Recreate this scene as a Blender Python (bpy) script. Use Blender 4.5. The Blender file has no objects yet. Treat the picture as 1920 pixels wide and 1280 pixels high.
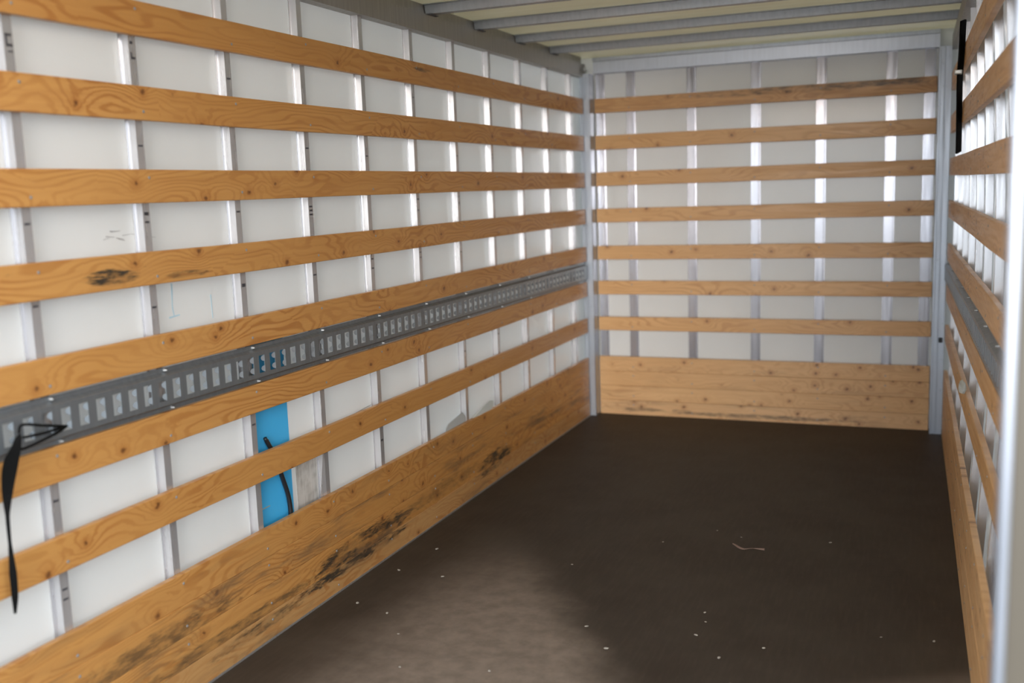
import bpy, bmesh, math, random
from mathutils import Vector, Matrix
random.seed(7)
PI = math.pi
sc = bpy.context.scene
COL = sc.collection

# ------------------------------------------------------------------ camera
CAM = Vector((2.1723, -0.2849, 1.5827))
RT = Vector((0.9237, 0.3818, -0.0336))
yaw, pitch, roll = 0.3919, -0.1480, -0.0340
cy, sy, cp, sp = math.cos(yaw), math.sin(yaw), math.cos(pitch), math.sin(pitch)
fw = Vector((-sy*cp, cy*cp, sp)); rt = Vector((cy, sy, 0)); up = rt.cross(fw)
cr, sr = math.cos(roll), math.sin(roll)
RT = rt*cr + up*sr; UP = up*cr - rt*sr
cd = bpy.data.cameras.new('camera'); cam = bpy.data.objects.new('camera', cd); COL.objects.link(cam)
m = Matrix((RT, UP, -fw)).transposed().to_4x4(); m.translation = CAM
cam.matrix_world = m
cd.sensor_width = 36; cd.lens = 1906.8*36/1920; cd.clip_start = .05
cd.dof.use_dof = True; cd.dof.focus_distance = 4.0; cd.dof.aperture_fstop = 1.5
sc.camera = cam

# ------------------------------------------------------------------ light
w = bpy.data.worlds.new('sky'); sc.world = w; w.use_nodes = True
bg = w.node_tree.nodes['Background']
bg.inputs['Color'].default_value = (0.86, 0.93, 1.0, 1); bg.inputs['Strength'].default_value = .92
sc.view_settings.view_transform = 'Standard'; sc.view_settings.look = 'None'
sc.view_settings.gamma = 1; sc.view_settings.use_curve_mapping = False
sc.view_settings.exposure = 2.0
# hazy low daylight shining in through the open rear
sd = bpy.data.lights.new('hazy_sun', 'SUN'); sd.energy = .54; sd.angle = math.radians(26); sd.color = (1, .95, .90)
so = bpy.data.objects.new('hazy_sun', sd); COL.objects.link(so)
so.rotation_euler = Vector((-.24, .96, -.06)).to_track_quat('-Z', 'Y').to_euler()
# added warm area light under the rear header, for orange glints on the ribs
ld = bpy.data.lights.new('added_warm_light', 'AREA'); ld.shape = 'RECTANGLE'; ld.size = 1.5; ld.size_y = .05
ld.color = (1, .72, .48); ld.energy = 1.2
lo = bpy.data.objects.new('added_warm_light', ld); COL.objects.link(lo)
lo.location = (1.13, 1.30, 2.30); lo.rotation_euler = (math.radians(60), 0, 0)

# ------------------------------------------------------------------ node helpers
class NT:
    def __init__(s, name):
        s.m = bpy.data.materials.new(name); s.m.use_nodes = True
        s.t = s.m.node_tree; s.b = s.t.nodes['Principled BSDF']; s.out = s.t.nodes['Material Output']
    def n(s, typ, **kw):
        x = s.t.nodes.new(typ)
        for k, v in kw.items(): setattr(x, k, v)
        return x
    def put(s, sock, v):
        if isinstance(v, bpy.types.NodeSocket): s.t.links.new(v, sock)
        elif isinstance(v, (tuple, list)) and len(v) == 3 and sock.type == 'RGBA': sock.default_value = (*v, 1)
        else: sock.default_value = v
    def math(s, op, a, b=0.0, c=None, clamp=False):
        x = s.n('ShaderNodeMath', operation=op, use_clamp=clamp)
        s.put(x.inputs[0], a); s.put(x.inputs[1], b)
        if c is not None: s.put(x.inputs[2], c)
        return x.outputs[0]
    def mix(s, f, a, b, blend='MIX'):
        x = s.n('ShaderNodeMix', data_type='RGBA', blend_type=blend, clamp_factor=True)
        s.put(x.inputs[0], f); s.put(x.inputs[6], a); s.put(x.inputs[7], b)
        return x.outputs[2]
    def ramp(s, v, lo, hi, a=0.0, b=1.0, smooth=True):
        x = s.n('ShaderNodeMapRange', interpolation_type='SMOOTHSTEP' if smooth else 'LINEAR')
        s.put(x.inputs[0], v); s.put(x.inputs[1], lo); s.put(x.inputs[2], hi); s.put(x.inputs[3], a); s.put(x.inputs[4], b)
        return x.outputs[0]
    def obj(s): return s.n('ShaderNodeTexCoord').outputs['Object']
    def geo(s): return s.n('ShaderNodeNewGeometry').outputs['Position']
    def xyz(s, v):
        x = s.n('ShaderNodeSeparateXYZ'); s.put(x.inputs[0], v); return x.outputs
    def comb(s, x, y, z):
        c = s.n('ShaderNodeCombineXYZ'); s.put(c.inputs[0], x); s.put(c.inputs[1], y); s.put(c.inputs[2], z); return c.outputs[0]
    def noise(s, v, scale=1.0, detail=2.0, rough=.5):
        x = s.n('ShaderNodeTexNoise'); s.put(x.inputs['Vector'], v); x.inputs['Scale'].default_value = scale
        x.inputs['Detail'].default_value = detail; x.inputs['Roughness'].default_value = rough
        return x.outputs['Fac']
    def voro(s, v, scale, feature='F1', dims='2D'):
        x = s.n('ShaderNodeTexVoronoi', feature=feature, voronoi_dimensions=dims); s.put(x.inputs['Vector'], v)
        x.inputs['Scale'].default_value = scale
        return x.outputs
    def bump(s, h, strength=.3, dist=.002):
        x = s.n('ShaderNodeBump'); s.put(x.inputs['Height'], h); x.inputs['Strength'].default_value = strength
        x.inputs['Distance'].default_value = dist; s.put(s.b.inputs['Normal'], x.outputs[0])
    def set(s, **kw):
        for k, v in kw.items(): s.put(s.b.inputs[k.replace('_', ' ')], v)
        return s.m

def blob(t, X, Z, x0, z0, rx, rz):
    a = t.math('DIVIDE', t.math('SUBTRACT', X, x0), rx); b = t.math('DIVIDE', t.math('SUBTRACT', Z, z0), rz)
    d = t.math('ADD', t.math('MULTIPLY', a, a), t.math('MULTIPLY', b, b))
    return t.ramp(d, 0.0, 1.0, 1.0, 0.0)

def wood(name, light=(.62, .335, .125), dark=(.40, .155, .036), stains=(), grime=0.0, knots=5.0, rough=.38, grain=1.0):
    """varnished pine boards; grain runs along the object's x axis"""
    t = NT(name)
    o = t.xyz(t.obj()); X, Z = o[0], o[2]
    oi = t.n('ShaderNodeObjectInfo').outputs['Random']
    R = t.math('MULTIPLY', oi, 40.0)
    kw = t.noise(t.comb(t.math('MULTIPLY', X, 45.0), R, t.math('MULTIPLY', Z, 70.0)), 1.0, 2.0)
    kw = t.math('MULTIPLY', t.math('SUBTRACT', kw, .5), .018)
    kv = t.comb(t.math('ADD', t.math('ADD', t.math('MULTIPLY', X, .85), R), kw), t.math('ADD', t.math('ADD', Z, R), kw), 0.0)
    vo = t.voro(kv, knots)
    d = t.math('DIVIDE', vo['Distance'], knots)                       # metres from the nearest knot
    kr = t.math('MULTIPLY', t.xyz(vo['Color'])[0], 1.0)                # each knot its own strength
    has = t.ramp(kr, .25, .45)
    low = t.noise(t.comb(t.math('MULTIPLY', X, 1.3), R, t.math('MULTIPLY', Z, 7.0)), 1.0, 2.0)
    fine = t.noise(t.comb(t.math('MULTIPLY', X, 3.0), R, t.math('MULTIPLY', Z, 60.0)), 1.0, 3.0)
    swell = t.math('MULTIPLY', has, t.math('POWER', 2.718, t.math('MULTIPLY', d, -22.0)))
    f = t.math('ADD', t.math('MULTIPLY', Z, 36.0), t.math('MULTIPLY', low, 14.0))
    f = t.math('ADD', f, t.math('MULTIPLY', swell, 4.0))
    f = t.math('ADD', f, t.math('MULTIPLY', fine, .45))
    ring = t.math('SINE', t.math('MULTIPLY', f, 2*PI))
    ring = t.ramp(ring, -.1, 1.0)
    patch = t.noise(t.comb(t.math('MULTIPLY', X, 2.2), R, t.math('MULTIPLY', Z, 5.0)), 1.0, 2.0)
    strong = t.math('MULTIPLY', ring, t.ramp(patch, .3, .7, .15*grain, .80*grain))
    col = t.mix(t.ramp(fine, .3, .75, 0, .28), light, dark)
    tone = t.noise(t.comb(t.math('MULTIPLY', X, .9), R, t.math('MULTIPLY', Z, 3.0)), 1.3, 1.0)
    col = t.mix(t.ramp(tone, .35, .7, 0, .5), col, (light[0]*.86, light[1]*.80, light[2]*.70))
    col = t.mix(strong, col, dark)
    # small differences in tone between boards
    col = t.mix(t.math('MULTIPLY', t.math('FRACT', t.math('MULTIPLY', oi, 7.3)), .22), col, (light[0]*.8, light[1]*.72, light[2]*.62))
    kn = t.math('MULTIPLY', t.ramp(d, .002, t.math('ADD', .005, t.math('MULTIPLY', kr, .009)), 1.0, 0.0), has)
    halo = t.math('MULTIPLY', t.ramp(d, .006, .034, .55, 0.0), has)
    col = t.mix(halo, col, dark)
    col = t.mix(t.math('MULTIPLY', kn, .85), col, (.13, .045, .015))
    # black rubbing marks and grey dirt of their own shape
    streak = t.noise(t.comb(t.math('MULTIPLY', X, 16.0), R, t.math('MULTIPLY', Z, 110.0)), 1.0, 5.0, .7)
    blot = t.noise(t.comb(t.math('MULTIPLY', X, 9.0), R, t.math('MULTIPLY', Z, 24.0)), 1.0, 3.0, .6)
    for (x0, z0, rx, rz, s) in stains:
        k = blob(t, X, Z, x0, z0, rx, rz)
        k = t.math('MULTIPLY', t.ramp(t.math('ADD', t.math('MULTIPLY', t.math('SQRT', k), .42), streak), .62, .98), s)
        col = t.mix(t.math('MULTIPLY', k, t.ramp(blot, .35, .6, .25, .92)), col, (.045, .036, .026))
    if grime:
        g = t.noise(t.comb(t.math('MULTIPLY', X, 2.0), R, t.math('MULTIPLY', Z, 14.0)), 1.0, 5.0, .65)
        col = t.mix(t.math('MULTIPLY', t.ramp(g, .48, .72), grime), col, (.16, .10, .055))
    t.bump(fine, .12, .001)
    return t.set(Base_Color=col, Roughness=t.ramp(fine, .2, .8, rough-.05, rough+.12))

def metal(name, col, rough=.35, met=.9, streak=True, speck=0.0):
    t = NT(name)
    p = t.xyz(t.geo())
    v = t.comb(t.math('MULTIPLY', p[0], 60.0), t.math('MULTIPLY', p[1], 60.0), t.math('MULTIPLY', p[2], 3.0))
    n = t.noise(v, 1.0, 3.0)
    c = t.mix(t.ramp(n, .3, .7, 0, .3), col, tuple(x*.75 for x in col))
    if speck:
        s = t.noise(t.geo(), 45.0, 3.0, .7)
        c = t.mix(t.ramp(s, .62, .72, 0, speck), c, (.10, .10, .10))
    return t.set(Base_Color=c, Metallic=met, Roughness=t.ramp(n, .3, .7, rough-.05, rough+.06) if streak else rough)

def plain(name, col, rough=.5, met=0.0, var=.0, scale=8.0):
    t = NT(name); c = col
    if var:
        n = t.noise(t.geo(), scale, 3.0)
        c = t.mix(t.ramp(n, .3, .7), tuple(x*(1-var) for x in col), col)
    return t.set(Base_Color=c, Roughness=rough, Metallic=met)

# ---- materials
LITE = (.63, .325, .100)
WOOD = wood('varnished_pine', LITE)
WOOD_SMUDGE = wood('varnished_pine_smudged', LITE, stains=[(.69, -.012, .13, .030, 1.3), (1.02, -.03, .13, .014, .9)])
WOOD_SMEAR = wood('varnished_pine_scuffed', LITE, stains=[(2.72, .02, .10, .012, .9)])
WOOD_BACK = wood('varnished_pine_back', (.76, .45, .20), (.46, .21, .07), grain=.7)  # pine colour lightened to stand in for stronger light on the back wall
WOOD_BACK_DIRTY = wood('varnished_pine_back_dirty', (.66, .37, .16), (.42, .19, .06), grain=.7, grime=.3,
                       stains=[(1.25, .025, .9, .03, .8), (1.9, .03, .25, .03, .8)])
PL_A = wood('kick_plank_pine', LITE, grime=.3, knots=6)
PL_B = wood('kick_plank_pine_worn', LITE, grime=.75, knots=6, stains=[(.75, -.02, .55, .05, .8)])
PL_C = wood('kick_plank_pine_black', LITE, grime=.9, knots=6,
            stains=[(2.0, -.015, .50, .065, 1.1), (3.4, -.02, .30, .06, 1.1), (1.1, -.03, .7, .03, .8), (2.75, 0, .5, .05, .5)])
PL_D = wood('kick_plank_pine_foot', (.58, .33, .13), grime=.6, knots=6,
            stains=[(1.9, .035, .55, .03, 1.2), (3.3, .04, .25, .03, 1.0), (1.25, .02, .35, .03, .9)])
PLB = wood('kick_plank_back', (.78, .48, .23), (.50, .24, .09), grime=.18, knots=8, grain=.7)
PLB_D = wood('kick_plank_back_foot', (.78, .49, .25), (.50, .25, .10), grime=.35, knots=8, grain=.7,
             stains=[(.58, -.012, .09, .022, 1), (1.1, -.02, .8, .018, .8), (.3, -.01, .2, .02, .7)])

def glow(t, col, f):
    """lets daylight through; on wall panels and paper this is added to brighten them"""
    tr = t.n('ShaderNodeBsdfTranslucent'); t.put(tr.inputs[0], col)
    mx = t.n('ShaderNodeMixShader'); mx.inputs[0].default_value = f
    t.t.links.new(t.b.outputs[0], mx.inputs[1]); t.t.links.new(tr.outputs[0], mx.inputs[2])
    t.t.links.new(mx.outputs[0], t.out.inputs[0])

def panel_mat(name, through):
    t = NT(name)
    p = t.geo(); q = t.xyz(p)
    n = t.noise(p, 2.0, 4.0)
    v = t.noise(t.comb(t.math('MULTIPLY', q[0], 6.0), t.math('MULTIPLY', q[1], 6.0), t.math('MULTIPLY', q[2], .8)), 1.0, 3.0)
    c = t.mix(t.ramp(n, .35, .7, 0, .5), (.80, .80, .785), (.74, .735, .71))
    sc_ = t.noise(t.comb(t.math('MULTIPLY', q[0], 30.0), t.math('MULTIPLY', q[1], 30.0), t.math('MULTIPLY', q[2], 90.0)), 1.0, 4.0, .6)
    c = t.mix(t.ramp(sc_, .74, .80, 0, .45), c, (.35, .34, .33))
    t.bump(v, .10, .004)
    t.set(Base_Color=c, Roughness=.15)
    glow(t, (.80, .81, .80), through)  # translucency added to brighten the panels and even out the interior light
    return t.m
PANEL = panel_mat('white_gelcoat_panel', .24)
PANEL_BACK = panel_mat('white_bulkhead_panel', .10)  # less added translucency than the side walls, so the back renders darker
RIB_BACK = metal('bulkhead_rib_aluminium', (.50, .50, .54), .19, .68)
RIB = metal('rib_aluminium', (.66, .66, .68), .22, .62)
GALV = metal('galvanised_steel', (.44, .475, .51), .42, .75, speck=.2)
POST = metal('post_aluminium', (.48, .52, .58), .36, .8, speck=.25)
CANT = metal('cant_rail_aluminium', (.40, .385, .36), .45, .7)
HEADER = metal('header_aluminium', (.52, .56, .64), .34, .8)
RAIL = metal('cargo_rail_steel', (.27, .30, .325), .40, .7, speck=.2)
BOLT = metal('zinc_bolt', (.42, .43, .43), .45, .5)
SCREW = metal('zinc_screw', (.36, .36, .36), .45, .4)
EDGE = metal('edge_strip_aluminium', (.50, .50, .49), .4, .7)
film = NT('blue_film'); film.set(Base_Color=(.07, .53, 1.0), Roughness=.4); BLUE = film.m
BLACK = plain('black_rubber', (.012, .012, .014), .45)
WEB = plain('black_webbing', (.006, .006, .006), .85, var=.3, scale=200)
WEB.node_tree.nodes['Principled BSDF'].inputs['Specular IOR Level'].default_value = .12
def thin(name, col, f):
    t = NT(name); t.set(Base_Color=col, Roughness=.6); glow(t, col, f); return t.m  # translucency added so paper and card show brighter against the panels
PAPER = thin('white_paper', (.88, .90, .88), .6)
CARD = thin('grey_card', (.72, .74, .74), .5)
CRUMB = plain('pale_crumb', (.42, .39, .34), .7, var=.2, scale=150)
INK = plain('faded_black_ink', (.05, .05, .06), .6)
BLUEINK = plain('pale_blue_chalk', (.50, .70, .80), .7)
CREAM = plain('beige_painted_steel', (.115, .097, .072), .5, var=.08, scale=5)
SEAL = plain('dark_seal', (.03, .03, .03), .6)
CLIP = metal('clip_steel', (.7, .7, .66), .35, .8)
CONCRETE = plain('yard_concrete', (.085, .083, .08), .9, var=.15, scale=1.5)

def floor_mat():
    t = NT('phenolic_ply_floor')
    p = t.geo(); q = t.xyz(p); X, Y = q[0], q[1]
    n = t.noise(p, 3.0, 5.0, .6); n2 = t.noise(p, 14.0, 4.0, .6)
    fib = t.noise(t.comb(t.math('MULTIPLY', X, 60.0), t.math('MULTIPLY', Y, 7.0), 0.0), 1.0, 4.0, .6)
    c = t.mix(t.ramp(n, .3, .7), (.040, .029, .021), (.054, .042, .031))
    c = t.mix(t.ramp(fib, .4, .75, 0, .4), c, (.075, .058, .043))
    # paler tone near the open end: a tongue down the left half, another by the right side
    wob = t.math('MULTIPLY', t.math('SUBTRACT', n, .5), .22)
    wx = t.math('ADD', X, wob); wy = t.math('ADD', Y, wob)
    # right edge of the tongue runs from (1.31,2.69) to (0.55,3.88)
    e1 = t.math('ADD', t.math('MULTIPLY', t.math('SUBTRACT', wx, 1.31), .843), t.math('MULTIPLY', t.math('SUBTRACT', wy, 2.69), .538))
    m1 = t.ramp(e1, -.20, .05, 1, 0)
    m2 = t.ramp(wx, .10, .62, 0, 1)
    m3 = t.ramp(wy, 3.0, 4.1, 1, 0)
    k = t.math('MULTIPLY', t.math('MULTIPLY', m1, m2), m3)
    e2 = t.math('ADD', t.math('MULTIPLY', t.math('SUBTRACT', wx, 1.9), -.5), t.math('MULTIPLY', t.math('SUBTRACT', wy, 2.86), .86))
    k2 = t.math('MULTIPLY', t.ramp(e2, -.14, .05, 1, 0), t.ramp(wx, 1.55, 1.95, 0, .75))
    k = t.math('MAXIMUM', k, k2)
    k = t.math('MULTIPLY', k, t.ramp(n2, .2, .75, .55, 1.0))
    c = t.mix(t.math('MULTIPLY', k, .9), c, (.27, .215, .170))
    # scuffs
    s = t.noise(t.comb(t.math('MULTIPLY', X, 2.5), t.math('MULTIPLY', Y, 16.0), 3.0), 1.0, 4.0, .7)
    c = t.mix(t.ramp(s, .66, .78, 0, .35), c, (.15, .12, .10))
    t.bump(n2, .15, .001)
    return t.set(Base_Color=c, Roughness=.62, Specular_IOR_Level=.3)
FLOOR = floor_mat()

def roof_mat():
    t = NT('translucent_roof_laminate')
    p = t.geo(); q = t.xyz(p)
    n = t.noise(t.comb(t.math('MULTIPLY', q[0], 1.0), t.math('MULTIPLY', q[1], 9.0), 0.0), 1.0, 4.0, .6)
    c = t.mix(t.ramp(n, .3, .7), (.68, .62, .45), (.78, .75, .62))
    t.set(Base_Color=c, Roughness=.3)
    glow(t, (.68, .65, .53), .27)
    return t.m
ROOF = roof_mat()

def scuff_mat():
    t = NT('scuffed_sticker_paper')
    q = t.xyz(t.geo())
    n = t.noise(t.comb(0.0, t.math('MULTIPLY', q[1], 90.0), t.math('MULTIPLY', q[2], 6.0)), 1.0, 5.0, .7)
    n2 = t.noise(t.geo(), 18.0, 3.0)
    c = t.mix(t.ramp(t.math('ADD', t.math('MULTIPLY', n, .6), t.math('MULTIPLY', n2, .8)), .55, .95), (.66, .65, .62), (.38, .37, .34))
    return t.set(Base_Color=c, Roughness=.6)
SCUFF = scuff_mat()

# ------------------------------------------------------------------ mesh helpers
def box(bm, x0, x1, y0, y1, z0, z1, seg=1):
    vs = [bm.verts.new((x, y, z)) for x in (x0, x1) for y in (y0, y1) for z in (z0, z1)]
    for f in ((0,1,3,2), (4,6,7,5), (0,4,5,1), (2,3,7,6), (0,2,6,4), (1,5,7,3)):
        bm.faces.new([vs[i] for i in f])
    return vs
def bev(bm, r, seg=2):
    bmesh.ops.bevel(bm, geom=bm.edges[:], offset=r, segments=seg, affect='EDGES', profile=.5)
def mesh(name, bm, mat, smooth=False):
    bmesh.ops.recalc_face_normals(bm, faces=bm.faces[:])
    me = bpy.data.meshes.new(name); bm.to_mesh(me); bm.free()
    me.materials.append(mat)
    if smooth: me.shade_smooth()
    return me
def obj(name, data, loc=(0,0,0), rz=0, parent=None, **props):
    o = bpy.data.objects.new(name, data); COL.objects.link(o)
    o.location = loc; o.rotation_euler = (0, 0, rz)
    if parent: o.parent = parent
    for k, v in props.items(): o[k] = v
    return o
def struct(name, bm, mat, label=None):
    o = obj(name, mesh(name, bm, mat)); o['kind'] = 'structure'
    if label: o['label'] = label
    return o
def profile_x(bm, pts, x0, x1):
    """closed (y,z) outline swept along x"""
    a = [bm.verts.new((x0, y, z)) for y, z in pts]; b = [bm.verts.new((x1, y, z)) for y, z in pts]
    n = len(pts)
    for i in range(n): bm.faces.new((a[i], a[(i+1) % n], b[(i+1) % n], b[i]))
    bm.faces.new(a); bm.faces.new(b[::-1])
def tube(bm, pts, r, n=10):
    rings = []
    P = [Vector(p) for p in pts]
    for i, p in enumerate(P):
        d = (P[min(i+1, len(P)-1)] - P[max(i-1, 0)]).normalized()
        a = d.cross(Vector((1, 0, .13))).normalized(); b = d.cross(a)
        rr = r[i] if isinstance(r, (list, tuple)) else r
        rings.append([bm.verts.new(p + a*rr*math.cos(2*PI*k/n) + b*rr*math.sin(2*PI*k/n)) for k in range(n)])
    for r0, r1 in zip(rings, rings[1:]):
        for k in range(n): bm.faces.new((r0[k], r0[(k+1) % n], r1[(k+1) % n], r1[k]))
    bm.faces.new(rings[0][::-1]); bm.faces.new(rings[-1])
def spline(pts, n=6):
    P = [Vector(p) for p in pts]; P = [P[0]*2-P[1]] + P + [P[-1]*2-P[-2]]
    out = []
    for i in range(1, len(P)-2):
        a, b, c, d = P[i-1:i+3]
        for k in range(n):
            t = k/n
            out.append(.5*((2*b) + (c-a)*t + (2*a-5*b+4*c-d)*t*t + (3*b-a-3*c+d)*t**3))
    out.append(P[-2]); return out
def ribbon(bm, pts, widths, dirs, th=.0016):
    """a strip of webbing: centre line, half widths, width directions"""
    P = [Vector(p) for p in pts]; rows = []
    for i, p in enumerate(P):
        t = (P[min(i+1, len(P)-1)]-P[max(i-1, 0)]).normalized(); d = Vector(dirs[i]).normalized()
        nn = t.cross(d).normalized()*th; d = d*widths[i]
        rows.append([bm.verts.new(p+d+nn), bm.verts.new(p-d+nn), bm.verts.new(p-d-nn), bm.verts.new(p+d-nn)])
    for a, b in zip(rows, rows[1:]):
        for k in range(4): bm.faces.new((a[k], a[(k+1) % 4], b[(k+1) % 4], b[k]))
    bm.faces.new(rows[0]); bm.faces.new(rows[-1][::-1])

# ------------------------------------------------------------------ layout numbers (metres)
YF, YB = 1.20, 6.457            # rear door frame, face of the back wall slats
YE = 6.36                       # far end of the side slats
TH = .022
DP = .052                       # slat face to wall panel
XR = 2.268                      # right wall slat face at its far end
def srt(z): return .013 + .017*math.sin(PI*min(max(z, 0), 2.4)/2.4)   # the right wall bows and opens outwards
def xr(y, z): return XR + srt(z)*(6.4-y)
RIB_Y = [1.7366+.4448*k for k in range(11)]       # far edge of each side rib
RIB_X = [.288, .699, 1.116, 1.521, 1.933]
SL_Z = [2.119, 1.874, 1.630, 1.384, 1.129, .887, .638]    # slat centres, top to bottom
PL_Z = [.3590, .2565, .1540, .0515]                       # kick plank centres
ZC = 2.445

# ------------------------------------------------------------------ setting
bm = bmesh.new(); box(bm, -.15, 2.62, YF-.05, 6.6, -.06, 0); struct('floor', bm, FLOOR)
bm = bmesh.new(); box(bm, -12, 14, -16, YF-.051, -.08, -.02); struct('ground', bm, CONCRETE)
bm = bmesh.new(); box(bm, -DP-.03, -DP, YF, 6.51+DP, 0, 2.46)
WL = struct('wall_left', bm, PANEL)
bm = bmesh.new(); box(bm, -DP, 2.42, YB+DP, YB+DP+.03, 0, 2.46); struct('wall_back', bm, PANEL_BACK)
bm = bmesh.new()
rows = []
for i in range(17):
    z = 2.46*i/16
    rows.append([bm.verts.new((xr(YF, z)+DP+o, YF, z)) for o in (0, .03)] + [bm.verts.new((xr(6.51, z)+DP+o, 6.51, z)) for o in (.03, 0)])
for a, b in zip(rows, rows[1:]):
    for k in range(4): bm.faces.new((a[k], a[(k+1) % 4], b[(k+1) % 4], b[k]))
bm.faces.new(rows[0]); bm.faces.new(rows[-1])
struct('wall_right', bm, PANEL)
bm = bmesh.new(); box(bm, -.08, 2.46, YF, 6.55, ZC, ZC+.004); struct('ceiling', bm, ROOF)
# cant rails
bm = bmesh.new(); box(bm, -.05, 0, YF+.05, 6.42, 2.311, 2.395); box(bm, -.05, -.028, YF+.05, 6.42, 2.3951, ZC)
struct('trim_1', bm, CANT, 'grey aluminium rail along the top of the left wall')
bm = bmesh.new()
for (a, b, z0, z1) in ((0, .05, 2.311, 2.395), (.028, .05, 2.395, ZC)):
    vs = box(bm, 0, 1, 0, 1, z0, z1)
    for v in vs:
        y = YF+.05 if v.co.y < .5 else 6.42
        v.co.x = xr(y, 2.35)+(a if v.co.x < .5 else b); v.co.y = y
struct('trim_2', bm, CANT, 'grey aluminium rail along the top of the right wall')
# header above the back wall
bm = bmesh.new(); box(bm, .05, 2.20, 6.437, 6.50, 2.333, 2.412); box(bm, .05, 2.20, 6.425, 6.50, 2.414, 2.436)
box(bm, .05, 2.20, 6.428, 6.45, 2.333, 2.342)
struct('trim_3', bm, HEADER, 'silver header rail above the back wall')
# corner posts of the back wall
def corner_post(name, x0, x1, mirror, label):
    bm = bmesh.new()
    a, b = (x0, x1)
    box(bm, a, b, 6.372, 6.382, 0, 2.33)                                 # face turned to the load bay
    if not mirror:
        box(bm, a, a+.008, 6.382, 6.50, 0, 2.33); box(bm, b-.012, b, 6.364, 6.455, 0, 2.33)
        box(bm, a+.026, a+.032, 6.366, 6.372, 0, 2.33)
    else:
        box(bm, b-.008, b, 6.382, 6.50, 0, 2.33); box(bm, a, a+.012, 6.364, 6.455, 0, 2.33)
        box(bm, b-.040, b-.034, 6.366, 6.372, 0, 2.33)
    bmesh.ops.bevel(bm, geom=bm.edges[:], offset=.0015, segments=1, affect='EDGES')
    return struct(name, bm, POST, label)
corner_post('trim_4', -.0345+.006, .0457-.002, False, 'silver corner post between left and back wall')
PR = corner_post('trim_5', 2.196, 2.268, True, 'silver corner post between back and right wall')
bm = bmesh.new(); box(bm, 2.236, 2.258, 6.35, 6.372, .575, .605); bev(bm, .004); obj('post_stop', mesh('post_stop', bm, BLACK), parent=PR, label='small dark stop on the post')
bm = bmesh.new()
for dx in (0, .022): box(bm, -.012+dx, .002+dx, 6.35, 6.37, 2.345, 2.372)
bev(bm, .004); o = obj('corner_rivet', mesh('corner_rivet', bm, BOLT)); o.parent = bpy.data.objects['trim_4']; o['label'] = 'shiny corner rivets'
# aluminium edge strips at the foot of the walls
bm = bmesh.new(); box(bm, 0.0005, .004, YF, 6.37, 0, .007); struct('baseboard_left', bm, EDGE)
# rear door frame
bm = bmesh.new(); box(bm, 2.2695, 2.2825, 1.19, 1.27, -.02, 2.40); bev(bm, .003)
struct('trim_6', bm, HEADER, 'bright aluminium edge of the right rear door frame')
bm = bmesh.new(); box(bm, 2.283, 2.62, 1.198, 1.26, -.02, 2.40); struct('trim_7', bm, CREAM, 'beige rear door frame at the right edge')
bm = bmesh.new(); box(bm, -.20, .015, 1.19, 1.28, -.02, 2.40); struct('trim_8', bm, CREAM)
bm = bmesh.new(); box(bm, -.20, 2.62, 1.19, 1.27, 2.37, 2.60); struct('trim_9', bm, CREAM)

# ------------------------------------------------------------------ repeated pieces
def screw_mesh():
    bm = bmesh.new()
    rings = []
    for r, y in ((.0048, 0.0), (.0045, -.0008), (.0028, -.0014)):
        rings.append([bm.verts.new((r*math.cos(2*PI*k/10), y, r*math.sin(2*PI*k/10))) for k in range(10)])
    for a, b in zip(rings, rings[1:]):
        for k in range(10): bm.faces.new((a[k], a[(k+1) % 10], b[(k+1) % 10], b[k]))
    c = bm.verts.new((0, -.0006, 0))                                  # recess
    for k in range(10): bm.faces.new((rings[-1][k], rings[-1][(k+1) % 10], c))
    bm.faces.new(rings[0][::-1])
    return mesh('screw', bm, SCREW)
SCREWM = screw_mesh()
def bolt_mesh():
    bm = bmesh.new(); rings = []
    for r, y in ((.0055, 0.0), (.0052, -.002), (.0038, -.004), (.0034, -.011), (.002, -.0122)):
        rings.append([bm.verts.new((r*math.cos(2*PI*k/10), y, r*math.sin(2*PI*k/10))) for k in range(10)])
    for a, b in zip(rings, rings[1:]):
        for k in range(10): bm.faces.new((a[k], a[(k+1) % 10], b[(k+1) % 10], b[k]))
    bm.faces.new(rings[-1]); bm.faces.new(rings[0][::-1])
    return mesh('bolt', bm, BOLT, True)
BOLTM = bolt_mesh()

def slat_mesh(L, h, seed, mat, name):
    rnd = random.Random(seed)
    bm = bmesh.new(); box(bm, 0, L, 0, TH, -h/2, h/2); bev(bm, .003 if h < .1005 else .0022, 2)
    # sawn boards are never quite true: subdivide along the length and wander by a millimetre
    n = 24
    for i in range(1, n):
        bmesh.ops.bisect_plane(bm, geom=bm.verts[:]+bm.edges[:]+bm.faces[:], plane_co=(L*i/n, 0, 0), plane_no=(1, 0, 0))
    ph = [rnd.uniform(0, 6.3) for _ in range(3)]
    for v in bm.verts:
        wz = 1 if h < .1005 else .25
        v.co.z += wz*.0010*math.sin(v.co.x*1.7+ph[0]) + wz*.0006*math.sin(v.co.x*5.1+ph[1])
        v.co.y += .0006*math.sin(v.co.x*2.3+ph[2]) if v.co.y < TH/2 else 0
    return mesh(name, bm, mat)

ORD = ['top', 'second', 'third', 'fourth', 'fifth', 'sixth', 'seventh', 'eighth', 'ninth', 'tenth', 'eleventh']
def add_screws(o, us, z0, flip, y=0):
    for i, u in enumerate(us):
        z = z0*(1 if (i+flip) % 2 else -1)
        obj('screw', SCREWM, (u, y-.0004, z), parent=o)

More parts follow.
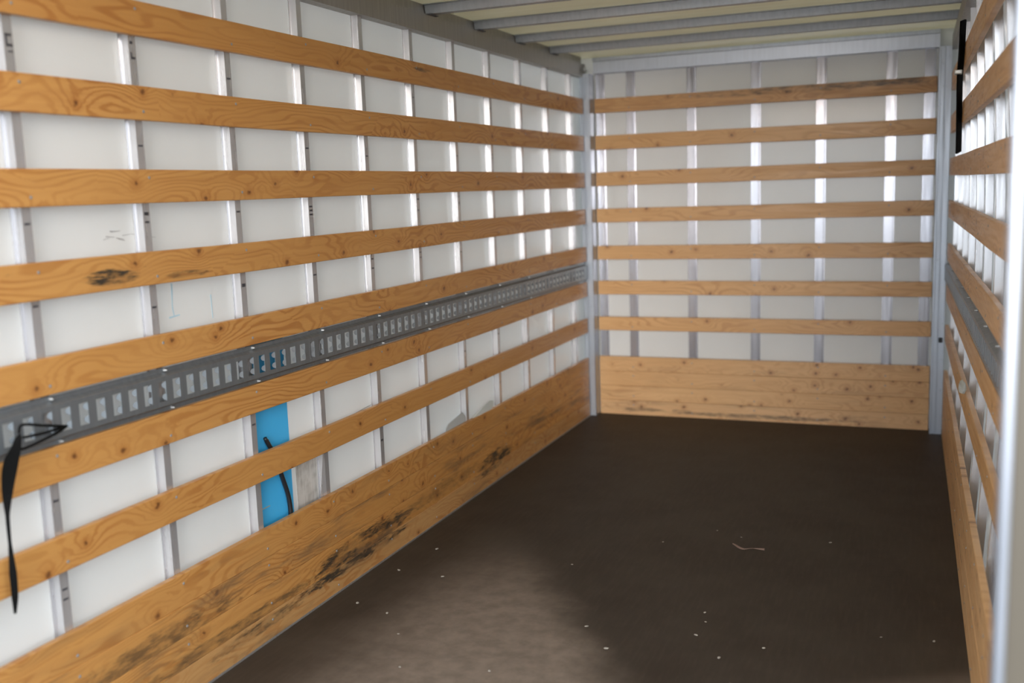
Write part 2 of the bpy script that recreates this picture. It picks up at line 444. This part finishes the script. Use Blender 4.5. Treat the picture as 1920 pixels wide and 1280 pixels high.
# ---- left wall: slats
LY0 = YF+.09
LL = YE-LY0
lab_l = ['topmost pine slat on the left wall, just under the grey top rail',
         'second pine slat from the top on the left wall',
         'third pine slat from the top on the left wall, with bold knots',
         'fourth pine slat from the top on the left wall, with a black smudge',
         'pine slat directly above the slotted steel rail on the left wall',
         'pine slat directly below the slotted steel rail on the left wall',
         'lowest single pine slat on the left wall, crossing the blue strip']
for i, z in enumerate(SL_Z):
    mt = [WOOD_SMEAR, WOOD, WOOD, WOOD_SMUDGE, WOOD, WOOD, WOOD][i]
    o = obj('wooden_slat', slat_mesh(LL, .100, 10+i, mt, 'wooden_slat'), (0, LY0, z), PI/2,
            label=lab_l[i], category='slat', group='pine slats on the left wall')
    add_screws(o, [y-.015-LY0 for y in RIB_Y], .025, i)
lab_p = ['topmost kick plank of the left wall, cleanest, with long grain',
         'second kick plank from the top at the foot of the left wall',
         'third kick plank from the top on the left wall, with black scuffs',
         'bottom kick plank of the left wall, touching the floor']
for i, z in enumerate(PL_Z):
    o = obj('kick_plank', slat_mesh(LL, .1018, 30+i, [PL_A, PL_B, PL_C, PL_D][i], 'kick_plank'), (0, LY0, z), PI/2,
            label=lab_p[i], category='plank', group='kick planks along the left wall')
    add_screws(o, [y-.015-LY0 for y in RIB_Y], .02, i)
# ---- back wall
BX0, BX1 = .047, 2.192
for i, z in enumerate(SL_Z):
    lab = ['topmost pine slat on the back wall, stained dark along its upper edge', 'second pine slat from the top on the back wall',
           'third pine slat from the top on the back wall', 'middle pine slat of the seven on the back wall',
           'fifth pine slat from the top on the back wall', 'sixth pine slat from the top on the back wall',
           'lowest single pine slat on the back wall, above the kick planks'][i]
    o = obj('wooden_slat', slat_mesh(BX1-BX0, .094, 50+i, WOOD_BACK_DIRTY if i == 0 else WOOD_BACK, 'wooden_slat'), (BX0, YB, z+.003), 0,
            label=lab, category='slat', group='pine slats on the back wall')
    add_screws(o, [x-BX0 for x in RIB_X], .022, i)
for i, z in enumerate(PL_Z):
    lab = ['topmost kick plank across the back wall', 'second kick plank from the top across the back wall',
           'third kick plank from the top across the back wall', 'bottom kick plank across the back wall, with grey scuffs'][i]
    o = obj('kick_plank', slat_mesh(BX1-BX0, .1018, 70+i, PLB_D if i == 3 else PLB, 'kick_plank'), (BX0, YB, z), 0,
            label=lab, category='plank', group='kick planks across the back wall')
    add_screws(o, [x-BX0 for x in RIB_X], .02, i)
# ---- right wall (local x runs from the back corner towards the door)
RL = 6.34-(YF+.13)
def right_rz(z): return -PI/2 + math.atan(srt(z))
def right_loc(z): return (xr(6.34, z), 6.34, z)
for i, z in enumerate(SL_Z):
    lab = ['topmost pine slat on the right wall, behind the hanging black strap', 'second pine slat from the top on the right wall',
           'third pine slat from the top on the right wall, below the black strap', 'fourth pine slat from the top on the right wall',
           'pine slat directly above the steel rail on the right wall', 'pine slat directly below the steel rail on the right wall',
           'lowest single pine slat on the right wall'][i]
    o = obj('wooden_slat', slat_mesh(RL, .100, 90+i, WOOD_BACK, 'wooden_slat'), right_loc(z), right_rz(z),
            label=lab, category='slat', group='pine slats on the right wall')
    add_screws(o, [6.34-y+.015 for y in RIB_Y if y < 6.3], .025, i)
for i, z in enumerate(PL_Z):
    lab = ['topmost kick plank of the right wall', 'second kick plank from the top on the right wall',
           'third kick plank from the top on the right wall', 'bottom kick plank of the right wall, touching the floor'][i]
    o = obj('kick_plank', slat_mesh(RL, .1018, 110+i, PLB, 'kick_plank'), right_loc(.2)[:2]+(z,), right_rz(.2),
            label=lab, category='plank', group='kick planks along the right wall')
    add_screws(o, [6.34-y+.015 for y in RIB_Y if y < 6.3], .02, i)

# ---- upright ribs behind the slats: hat sections with a front face and flanks
def rib_mesh(wd, dp, h0, h1, warp=None, mat=None):
    """front face at y=0, x from 0 to wd; flanges at y=dp"""
    bm = bmesh.new()
    pts = [(-.010, dp), (-.010, dp-.002), (-.002, dp-.002), (0, 0), (wd, 0), (wd+.002, dp-.002), (wd+.010, dp-.002), (wd+.010, dp)]
    N = 1 if warp is None else 14
    rows = []
    for i in range(N+1):
        z = h0+(h1-h0)*i/N; off = warp(z) if warp else 0
        rows.append([bm.verts.new((x, y+off, z)) for x, y in pts])
    n = len(pts)
    for a, b in zip(rows, rows[1:]):
        for k in range(n): bm.faces.new((a[k], a[(k+1) % n], b[(k+1) % n], b[k]))
    bm.faces.new(rows[0]); bm.faces.new(rows[-1][::-1])
    return mesh('wall_rib', bm, mat or RIB)
RL_M = rib_mesh(.030, DP-TH-.0006, .005, 2.311)
PLACE = ['nearest to the photo edge', 'second from the photo edge', 'third from the photo edge', 'fourth from the photo edge',
         'fifth from the photo edge', 'sixth from the photo edge', 'seventh from the photo edge', 'eighth from the photo edge',
         'ninth from the photo edge', 'tenth from the photo edge', 'last before the back corner post']
for k, y in enumerate(RIB_Y):
    lab = 'upright aluminium rib on the left wall, ' + PLACE[k]
    if k == 0: lab += ', with black ink marks'
    if k == 2: lab = 'upright aluminium rib on the left wall directly left of the blue strip'
    o = obj('wall_rib', RL_M, (-TH-.0003, y-.030, 0), PI/2, label=lab, category='rib', group='upright ribs on the left wall')
    marks = {0: [(2.018, 0, .020, .006), (2.005, -.006, .005, .024), (1.992, .002, .020, .007), (1.976, .004, .014, .004)],
             1: [(2.049, -.003, .012, .008), (2.012, -.006, .005, .020), (2.005, .002, .016, .007)]}.get(k, [])
    for (z, du, wu, hu) in marks:
        bm = bmesh.new(); box(bm, .015+du-wu/2, .015+du+wu/2, -.0006, 0, z-hu/2, z+hu/2); obj('ink_mark', mesh('ink_mark', bm, INK), parent=o, label='smudged black ink mark')
    # heads of the screws that missed: little dark ticks on the rib faces
    rnd = random.Random(k)
    for q in range(5):
        z = rnd.choice([2.0, 1.76, 1.52, 1.28, 1.30, .78, .52, 1.54]) + rnd.uniform(-.02, .02)
        bm = bmesh.new(); box(bm, .006, .024, -.0006, 0, z-.003, z+.003); obj('ink_mark', mesh('ink_mark', bm, INK), parent=o, label='small dark tick')
    if k == 3:
        bm = bmesh.new()
        v = [bm.verts.new(p) for p in ((-.001, -.0008, .62), (.004, -.0008, .62), (.004, -.0008, .36), (-.034, .010, .36))]
        u = [bm.verts.new(p.co+Vector((0, .001, 0))) for p in v]
        bm.faces.new(v); bm.faces.new(u[::-1])
        for i in range(4): bm.faces.new((v[i], v[(i+1) % 4], u[(i+1) % 4], u[i]))
        obj('bent_flange', mesh('bent_flange', bm, RIB), parent=o, label='bent metal flange')
RB_M = rib_mesh(.042, DP-TH-.0006, .005, 2.333, mat=RIB_BACK)
BP = ['leftmost of five', 'second from the left', 'middle one of five', 'second from the right', 'rightmost of five']
for k, x in enumerate(RIB_X):
    obj('wall_rib', RB_M, (x-.021, YB+TH+.0003, 0), 0, label='upright aluminium rib on the back wall, ' + BP[k], category='rib', group='upright ribs on the back wall')
for x, lab in ((.075, 'aluminium edge rib of the back wall beside the left corner post'), (2.15, 'aluminium edge rib of the back wall beside the right corner post')):
    obj('wall_rib', RB_M, (x-.021, YB+TH+.0003, 0), 0, label=lab, category='rib', group='upright ribs on the back wall')
RP = ['nearest the door frame', 'second from the door frame', 'third from the door frame', 'fourth from the door frame', 'fifth from the door frame',
      'sixth from the door frame', 'fifth from the back corner', 'fourth from the back corner', 'third from the back corner', 'second from the back corner', 'first from the back corner']
for k, y in enumerate(RIB_Y):
    if y > 6.3: continue
    yy = y
    x0 = xr(yy, 0)
    me = rib_mesh(.030, DP-TH-.002, .005, 2.311, warp=lambda z, yy=yy, x0=x0: xr(yy, z)-x0)
    obj('wall_rib', me, (x0+TH+.0008, yy, 0), -PI/2, label='upright aluminium rib on the right wall, ' + RP[k], category='rib', group='upright ribs on the right wall')

# ------------------------------------------------------------------ slotted cargo rails
def rail_mesh(L, first, pitch=.0632, warp=None):
    bm = bmesh.new()
    zs = [-.0672, -.0485, -.0465, -.031, .031, .0465, .0485, .0672]
    # flanges and the two little webs (y: depth, negative towards the room)
    def strip(z0, y0, z1, y1):
        v = [bm.verts.new(p) for p in ((0, y0, z0), (L, y0, z0), (L, y1, z1), (0, y1, z1))]; bm.faces.new(v)
    FL, CH = .009, -.010
    strip(-.0672, FL, -.0550, FL); strip(-.0550, FL, -.0455, CH); strip(.0455, CH, .0550, FL); strip(.0550, FL, .0672, FL)
    strip(-.0672, FL+.003, -.0485, FL+.003); strip(.0485, FL+.003, .0672, FL+.003); strip(.0672, FL, .0672, FL+.003); strip(-.0672, FL, -.0672, FL+.003)
    strip(-.0455, CH, -.031, CH); strip(.031, CH, .0455, CH)
    hw = .0165; u = 0.0; n = 0
    cs = []
    c = first
    while c + hw < L-.01: cs.append(c); c += pitch
    prev = 0.0
    for c in cs:
        v = [bm.verts.new(p) for p in ((prev, CH, -.031), (c-hw, CH, -.031), (c-hw, CH, .031), (prev, CH, .031))]; bm.faces.new(v)
        prev = c+hw
        # turned-in lips of the slot
        e = .003
        for (a, b) in (((c-hw, -.031), (c-hw, .031)), ((c+hw, .031), (c+hw, -.031)), ((c-hw, .031), (c+hw, .031)), ((c+hw, -.031), (c-hw, -.031))):
            bm.faces.new([bm.verts.new(p) for p in ((a[0], CH, a[1]), (b[0], CH, b[1]), (b[0], CH+e, b[1]), (a[0], CH+e, a[1]))])
        for zc in (.0185, -.0185):                                    # two rounded tongues at the far edge, bent inwards
            ct = bm.verts.new((c+hw, CH+.001, zc))
            arc = []
            for k in range(9):
                a = PI/2 + PI*k/8
                r = .0108
                dx = r*math.cos(a)
                arc.append(bm.verts.new((c+hw+dx*.95, CH+.001-dx*.75, zc+r*math.sin(a))))
            for p, q in zip(arc, arc[1:]): bm.faces.new((ct, p, q))
    v = [bm.verts.new(p) for p in ((prev, CH, -.031), (L, CH, -.031), (L, CH, .031), (prev, CH, .031))]; bm.faces.new(v)
    # rows of small punched dimples on the flanges
    k = .02
    while k < L:
        for z in (.0622, -.0622):
            vs = [bm.verts.new((k+.006*math.cos(2*PI*i/6), FL-.0008, z+.0022*math.sin(2*PI*i/6))) for i in range(6)]; bm.faces.new(vs)
        k += pitch/2*1.5
    me = bpy.data.meshes.new('cargo_rail'); bm.to_mesh(me); bm.free(); me.materials.append(RAIL)
    return me
RZ = 1.0075
RY0, RY1 = LY0, 6.325
o = obj('cargo_rail', rail_mesh(RY1-RY0, 1.567-.0632*4-RY0), (0, RY0, RZ), PI/2, label='slotted grey steel lashing rail on the left wall between two slats', category='rail', group='lashing rails on the side walls')
for y in RIB_Y:
    for z, du in ((.0605, 0), (-.0608, .02)): obj('bolt', BOLTM, (y-.012+du-RY0, .0085, z), parent=o)
o = obj('cargo_rail', rail_mesh(RL, .05), right_loc(RZ), right_rz(RZ), label='slotted grey steel lashing rail on the right wall', category='rail', group='lashing rails on the side walls')
for y in RIB_Y:
    if y < 6.3:
        for z in (.0605, -.0608): obj('bolt', BOLTM, (6.34-y+.012, .0085, z), parent=o)

# ------------------------------------------------------------------ roof bows
def bow_mesh():
    bm = bmesh.new()
    z0, z1 = 2.403, ZC-.001
    pts = [(-.030, z1), (-.030, z1-.003), (-.012, z1-.003), (0, z0), (.045, z0), (.057, z1-.003), (.075, z1-.003), (.075, z1)]
    profile_x(bm, pts, -.024, 2.288)
    return mesh('roof_bow', bm, GALV)
BOWM = bow_mesh()
BN = ['first steel bow across the roof from the back wall', 'second steel bow across the roof from the back wall',
      'third steel bow across the roof from the back wall', 'fourth steel bow across the roof from the back wall',
      'fifth steel bow across the roof from the back wall', 'sixth steel bow across the roof from the back wall',
      'seventh steel bow across the roof from the back wall', 'steel roof bow nearest the rear door frame']
bm = bmesh.new()
v0 = [(-.0265, -.020, 2.3965), (.012, -.020, 2.3965), (.012, .062, 2.3965), (-.0265, .062, 2.3965)]
vs = [bm.verts.new(p) for p in v0]; us = [bm.verts.new((x, y, z+.0055)) for x, y, z in v0]
bm.faces.new(vs[::-1]); bm.faces.new(us)
for i in range(4): bm.faces.new((vs[i], vs[(i+1) % 4], us[(i+1) % 4], us[i]))
bev(bm, .001, 1)
SHOE = mesh('end_shoe', bm, metal('dark_zinc', (.16, .17, .19), .5, .7))
for k, y in enumerate([5.800, 5.240, 4.669, 4.115, 3.555, 2.995, 2.435, 1.875]):
    o = obj('roof_bow', BOWM, (0, y, 0), label='grey-blue ' + BN[k], category='roof bow', group='bows under the roof')
    obj('end_shoe', SHOE, (0, 0, 0), parent=o, label='dark end shoe on the rail')

# ------------------------------------------------------------------ loose and stuck-on things
bm = bmesh.new(); box(bm, -DP, -DP+.0012, 2.632, 2.858, .20, 1.085)
o = obj('adhesive_strip', mesh('adhesive_strip', bm, BLUE), label='bright blue vertical strip stuck on the left wall panel', category='strip')
bm = bmesh.new(); box(bm, -DP+.0012, -DP+.0018, 2.66, 2.71, .462, .466); obj('scratch', mesh('scratch', bm, PAPER), parent=o, label='short pale scratch')
bm = bmesh.new(); box(bm, -DP, -DP+.0016, 2.885, 3.045, .25, .60); bev(bm, .0005, 1)
obj('scuffed_sticker', mesh('scuffed_sticker', bm, SCUFF), label='grey scuffed sticker on the left wall right of the blue strip', category='sticker')
bm = bmesh.new()
hp = [(-.036, 2.689, .725), (-.036, 2.712, .69), (-.036, 2.74, .65), (-.036, 2.773, .564), (-.036, 2.807, .472), (-.036, 2.814, .387), (-.036, 2.80, .30)]
P = spline(hp, 6); tube(bm, P, [.0085 if i > 1 else .007 for i in range(len(P))], 12)
obj('rubber_hose', mesh('rubber_hose', bm, BLACK, True), label='black rubber hose tucked behind the lowest slat over the blue strip', category='hose')
# light blue chalk on the left panel
def stroke(a, b, wd):
    bm = bmesh.new(); A, B = Vector(a), Vector(b); d = (B-A).normalized(); n = Vector((1, 0, 0)).cross(d)*wd
    vs = [bm.verts.new(p) for p in (A+n, B+n*.6, B-n*.6, A-n)]; us = [bm.verts.new(v.co+Vector((.0006, 0, 0))) for v in vs]
    bm.faces.new(vs); bm.faces.new(us[::-1])
    for i in range(4): bm.faces.new((vs[i], vs[(i+1) % 4], us[(i+1) % 4], us[i]))
    obj('chalk_mark', mesh('chalk_mark', bm, BLUEINK), parent=WL, label='pale blue chalk stroke')
XP = -DP+.0003
stroke((XP, 2.285, 1.325), (XP, 2.28, 1.25), .0035); stroke((XP, 2.28, 1.25), (XP, 2.285, 1.222), .003)
stroke((XP, 2.262, 1.218), (XP, 2.312, 1.222), .003); stroke((XP, 2.47, 1.27), (XP, 2.472, 1.19), .0025)

SMEAR = plain('grey_scuff', (.42, .41, .40), .6)
def grey(a, b, wd):
    before = set(WL.children); stroke(a, b, wd)
    o = (set(WL.children)-before).pop(); o.name = 'scuff_mark'; o.data = o.data.copy(); o.data.materials[0] = SMEAR; o['label'] = 'grey scuff mark'
grey((XP, 3.23, .665), (XP, 3.545, .688), .0022)
for k in range(9):
    y, z = random.uniform(2.0, 2.2), random.uniform(1.475, 1.515)
    grey((XP, y, z), (XP, y+random.uniform(.012, .04), z+random.uniform(-.006, .006)), random.uniform(.0008, .002))
# paper scraps wedged behind the top kick plank
def sheet(name, pts, th, mat, **kw):
    """folded strip of card: list of (bottom, top) point pairs"""
    bm = bmesh.new(); rows = []
    for a, b in pts:
        a, b = Vector(a), Vector(b)
        rows.append([bm.verts.new(a), bm.verts.new(b), bm.verts.new(b+Vector((-th, 0, 0))), bm.verts.new(a+Vector((-th, 0, 0)))])
    for r0, r1 in zip(rows, rows[1:]):
        for k in range(4): bm.faces.new((r0[k], r0[(k+1) % 4], r1[(k+1) % 4], r1[k]))
    bm.faces.new(rows[0]); bm.faces.new(rows[-1][::-1])
    return obj(name, mesh(name, bm, mat), **kw)
sheet('paper_scrap', [((-.025, 4.13, .33), (-.025, 4.135, .418)), ((-.026, 4.20, .33), (-.026, 4.16, .437)), ((-.025, 4.30, .33), (-.027, 4.335, .462)), ((-.024, 4.39, .33), (-.025, 4.41, .412))],
      .0012, CARD, label='grey card scrap sticking up behind the left kick planks', category='paper scrap')
sheet('paper_scrap', [((-.012, 4.43, .411), (-.012, 4.44, .418)), ((-.006, 4.50, .411), (.004, 4.53, .452)), ((-.004, 4.58, .412), (.006, 4.62, .470)), ((-.002, 4.66, .412), (.004, 4.68, .455))],
      .002, PAPER, label='white crumpled paper scrap lying on top of the left kick planks', category='paper scrap')

# black strap hooked in the left rail
st = obj('cargo_strap', None, (.01, 1.556, 1.004), label='black webbing strap hooked in the left rail and hanging down', category='strap')
bm = bmesh.new()
W = [(.034, 1.572, 1.006), (.040, 1.560, .99), (.042, 1.545, .965), (.040, 1.532, .925), (.034, 1.524, .87), (.030, 1.520, .81), (.030, 1.518, .74), (.034, 1.514, .66), (.034, 1.512, .60), (.032, 1.509, .555)]
hw = [.010, .020, .024, .020, .013, .005, .004, .009, .008, .003]
dr = [(.1, 1, .7), (.1, 1, .6), (.2, 1, .35), (.3, 1, .1), (.5, 1, 0), (1, .5, 0), (1, .9, 0), (.5, 1, 0), (.4, 1, 0), (.4, 1, 0)]
n = 5; P = spline(W, n)
H = []; D = []
for i in range(len(P)):
    a = min(i//n, len(W)-2); f = i/n-a
    H.append(hw[a]*(1-f)+hw[a+1]*f); D.append([dr[a][j]*(1-f)+dr[a+1][j]*f for j in range(3)])
ribbon(bm, P, H, D)
wb = obj('webbing', mesh('webbing', bm, WEB), parent=st)
wb.matrix_parent_inverse = Matrix.Translation(-st.location)
for pts in ([(.0, 1.764, .985), (.016, 1.72, .996), (.028, 1.66, 1.012), (.034, 1.59, 1.030), (.036, 1.575, 1.012)],
            [(.0, 1.762, .985), (.020, 1.71, .990), (.032, 1.65, .993), (.038, 1.585, .998)],
            [(.0, 1.760, .983), (.018, 1.71, .979), (.030, 1.65, .974), (.038, 1.59, .970), (.041, 1.565, .972)]):
    bm = bmesh.new(); tube(bm, spline(pts, 5), .0035, 8)
    c = obj('cord', mesh('cord', bm, WEB, True), parent=st); c.matrix_parent_inverse = Matrix.Translation(-st.location)

# black strap on the right wall
st = obj('cargo_strap', None, (2.28, 5.0, 2.0), label='black strap with a metal clip hanging down the right wall', category='strap')
def inv(o): o.matrix_parent_inverse = Matrix.Translation(-st.location)
W = [(xr(4.75, 2.2)-.012, 4.75, 2.25), (xr(4.85, 2.1)-.014, 4.85, 2.14), (xr(4.95, 2.05)-.016, 4.95, 2.02), (xr(5.05, 1.9)-.014, 5.05, 1.88), (xr(5.15, 1.8)-.010, 5.15, 1.77), (xr(5.2, 1.7)-.009, 5.20, 1.688)]
bm = bmesh.new(); P = spline(W, 5); ribbon(bm, P, [.024]*len(P), [(.45, .9, .25)]*len(P), .004)
wb = obj('webbing', mesh('webbing', bm, WEB), parent=st); inv(wb)
bm = bmesh.new(); cx, cyy, cz = xr(4.95, 2.05)-.02, 4.93, 2.045
box(bm, cx-.02, cx+.012, cyy-.035, cyy+.035, cz-.010, cz+.010); bev(bm, .004)
c = obj('clip', mesh('clip', bm, CLIP), parent=st, label='shiny metal clip'); inv(c)
# white wad on the right wall
bm = bmesh.new(); bmesh.ops.create_icosphere(bm, subdivisions=3, radius=1)
rnd = random.Random(5)
for v in bm.verts:
    c = v.co; f = 1+.22*math.sin(5*c.x+2)*math.sin(4*c.y)+.15*math.sin(7*c.z+c.x*3)
    v.co = Vector((c.x*.014*f, c.y*.10*f, c.z*.020*f))
obj('paper_wad', mesh('paper_wad', bm, PAPER, True), (xr(4.3, .70)-.010, 4.3, .703), label='white crumpled wad stuck at the lowest slat of the right wall', category='paper scrap')

# crumbs on the floor
FL_PTS = {'pale crumb lying on the pale patch of the floor': [(.85, 2.62), (1.05, 3.05), (1.17, 2.90), (.55, 2.55), (.42, 2.78), (.95, 2.52)],
          'pale crumb lying near the foot of the left kick planks': [(.118, 3.34), (.13, 2.98), (.33, 3.33), (.29, 2.93), (.16, 3.62)],
          'pale crumb lying on the dark bare middle of the floor': [(1.43, 3.30), (1.45, 3.22), (1.44, 3.10), (1.55, 2.95), (1.68, 3.07), (1.30, 4.22), (1.10, 4.0), (1.42, 4.16), (.80, 3.62), (1.62, 2.78)],
          'pale crumb lying towards the right wall on the floor': [(2.05, 3.28), (2.22, 3.30), (1.80, 4.20)]}
CR = []
for s in range(4):
    rnd = random.Random(40+s); bm = bmesh.new(); bmesh.ops.create_icosphere(bm, subdivisions=2, radius=1)
    for v in bm.verts:
        f = rnd.uniform(.75, 1.15); v.co = Vector((v.co.x*.0075*f, v.co.y*.011*f, v.co.z*.003*f+.003))
        v.co.z = max(v.co.z, 0)
    CR.append(mesh('floor_crumb', bm, CRUMB))
k = 0
for lab, pts in FL_PTS.items():
    for x, y in pts:
        o = obj('floor_crumb', CR[k % 4], (x, y, .0002), random.uniform(0, 6.28), label=lab, category='crumb', group='crumbs on the floor: ' + lab.split(' lying ')[1])
        s = random.uniform(.45, .85); o.scale = (s, s, s); k += 1
bm = bmesh.new(); P = spline([(1.40, 4.06, .004), (1.45, 4.01, .003), (1.49, 4.02, .006), (1.545, 4.01, .010)], 5)
tube(bm, P, [.003+.002*math.sin(i*.5) for i in range(len(P))], 7)
obj('wood_shaving', mesh('wood_shaving', bm, plain('shaving', (.20, .13, .10), .7)), label='thin curled shaving lying on the dark floor near the back', category='shaving')
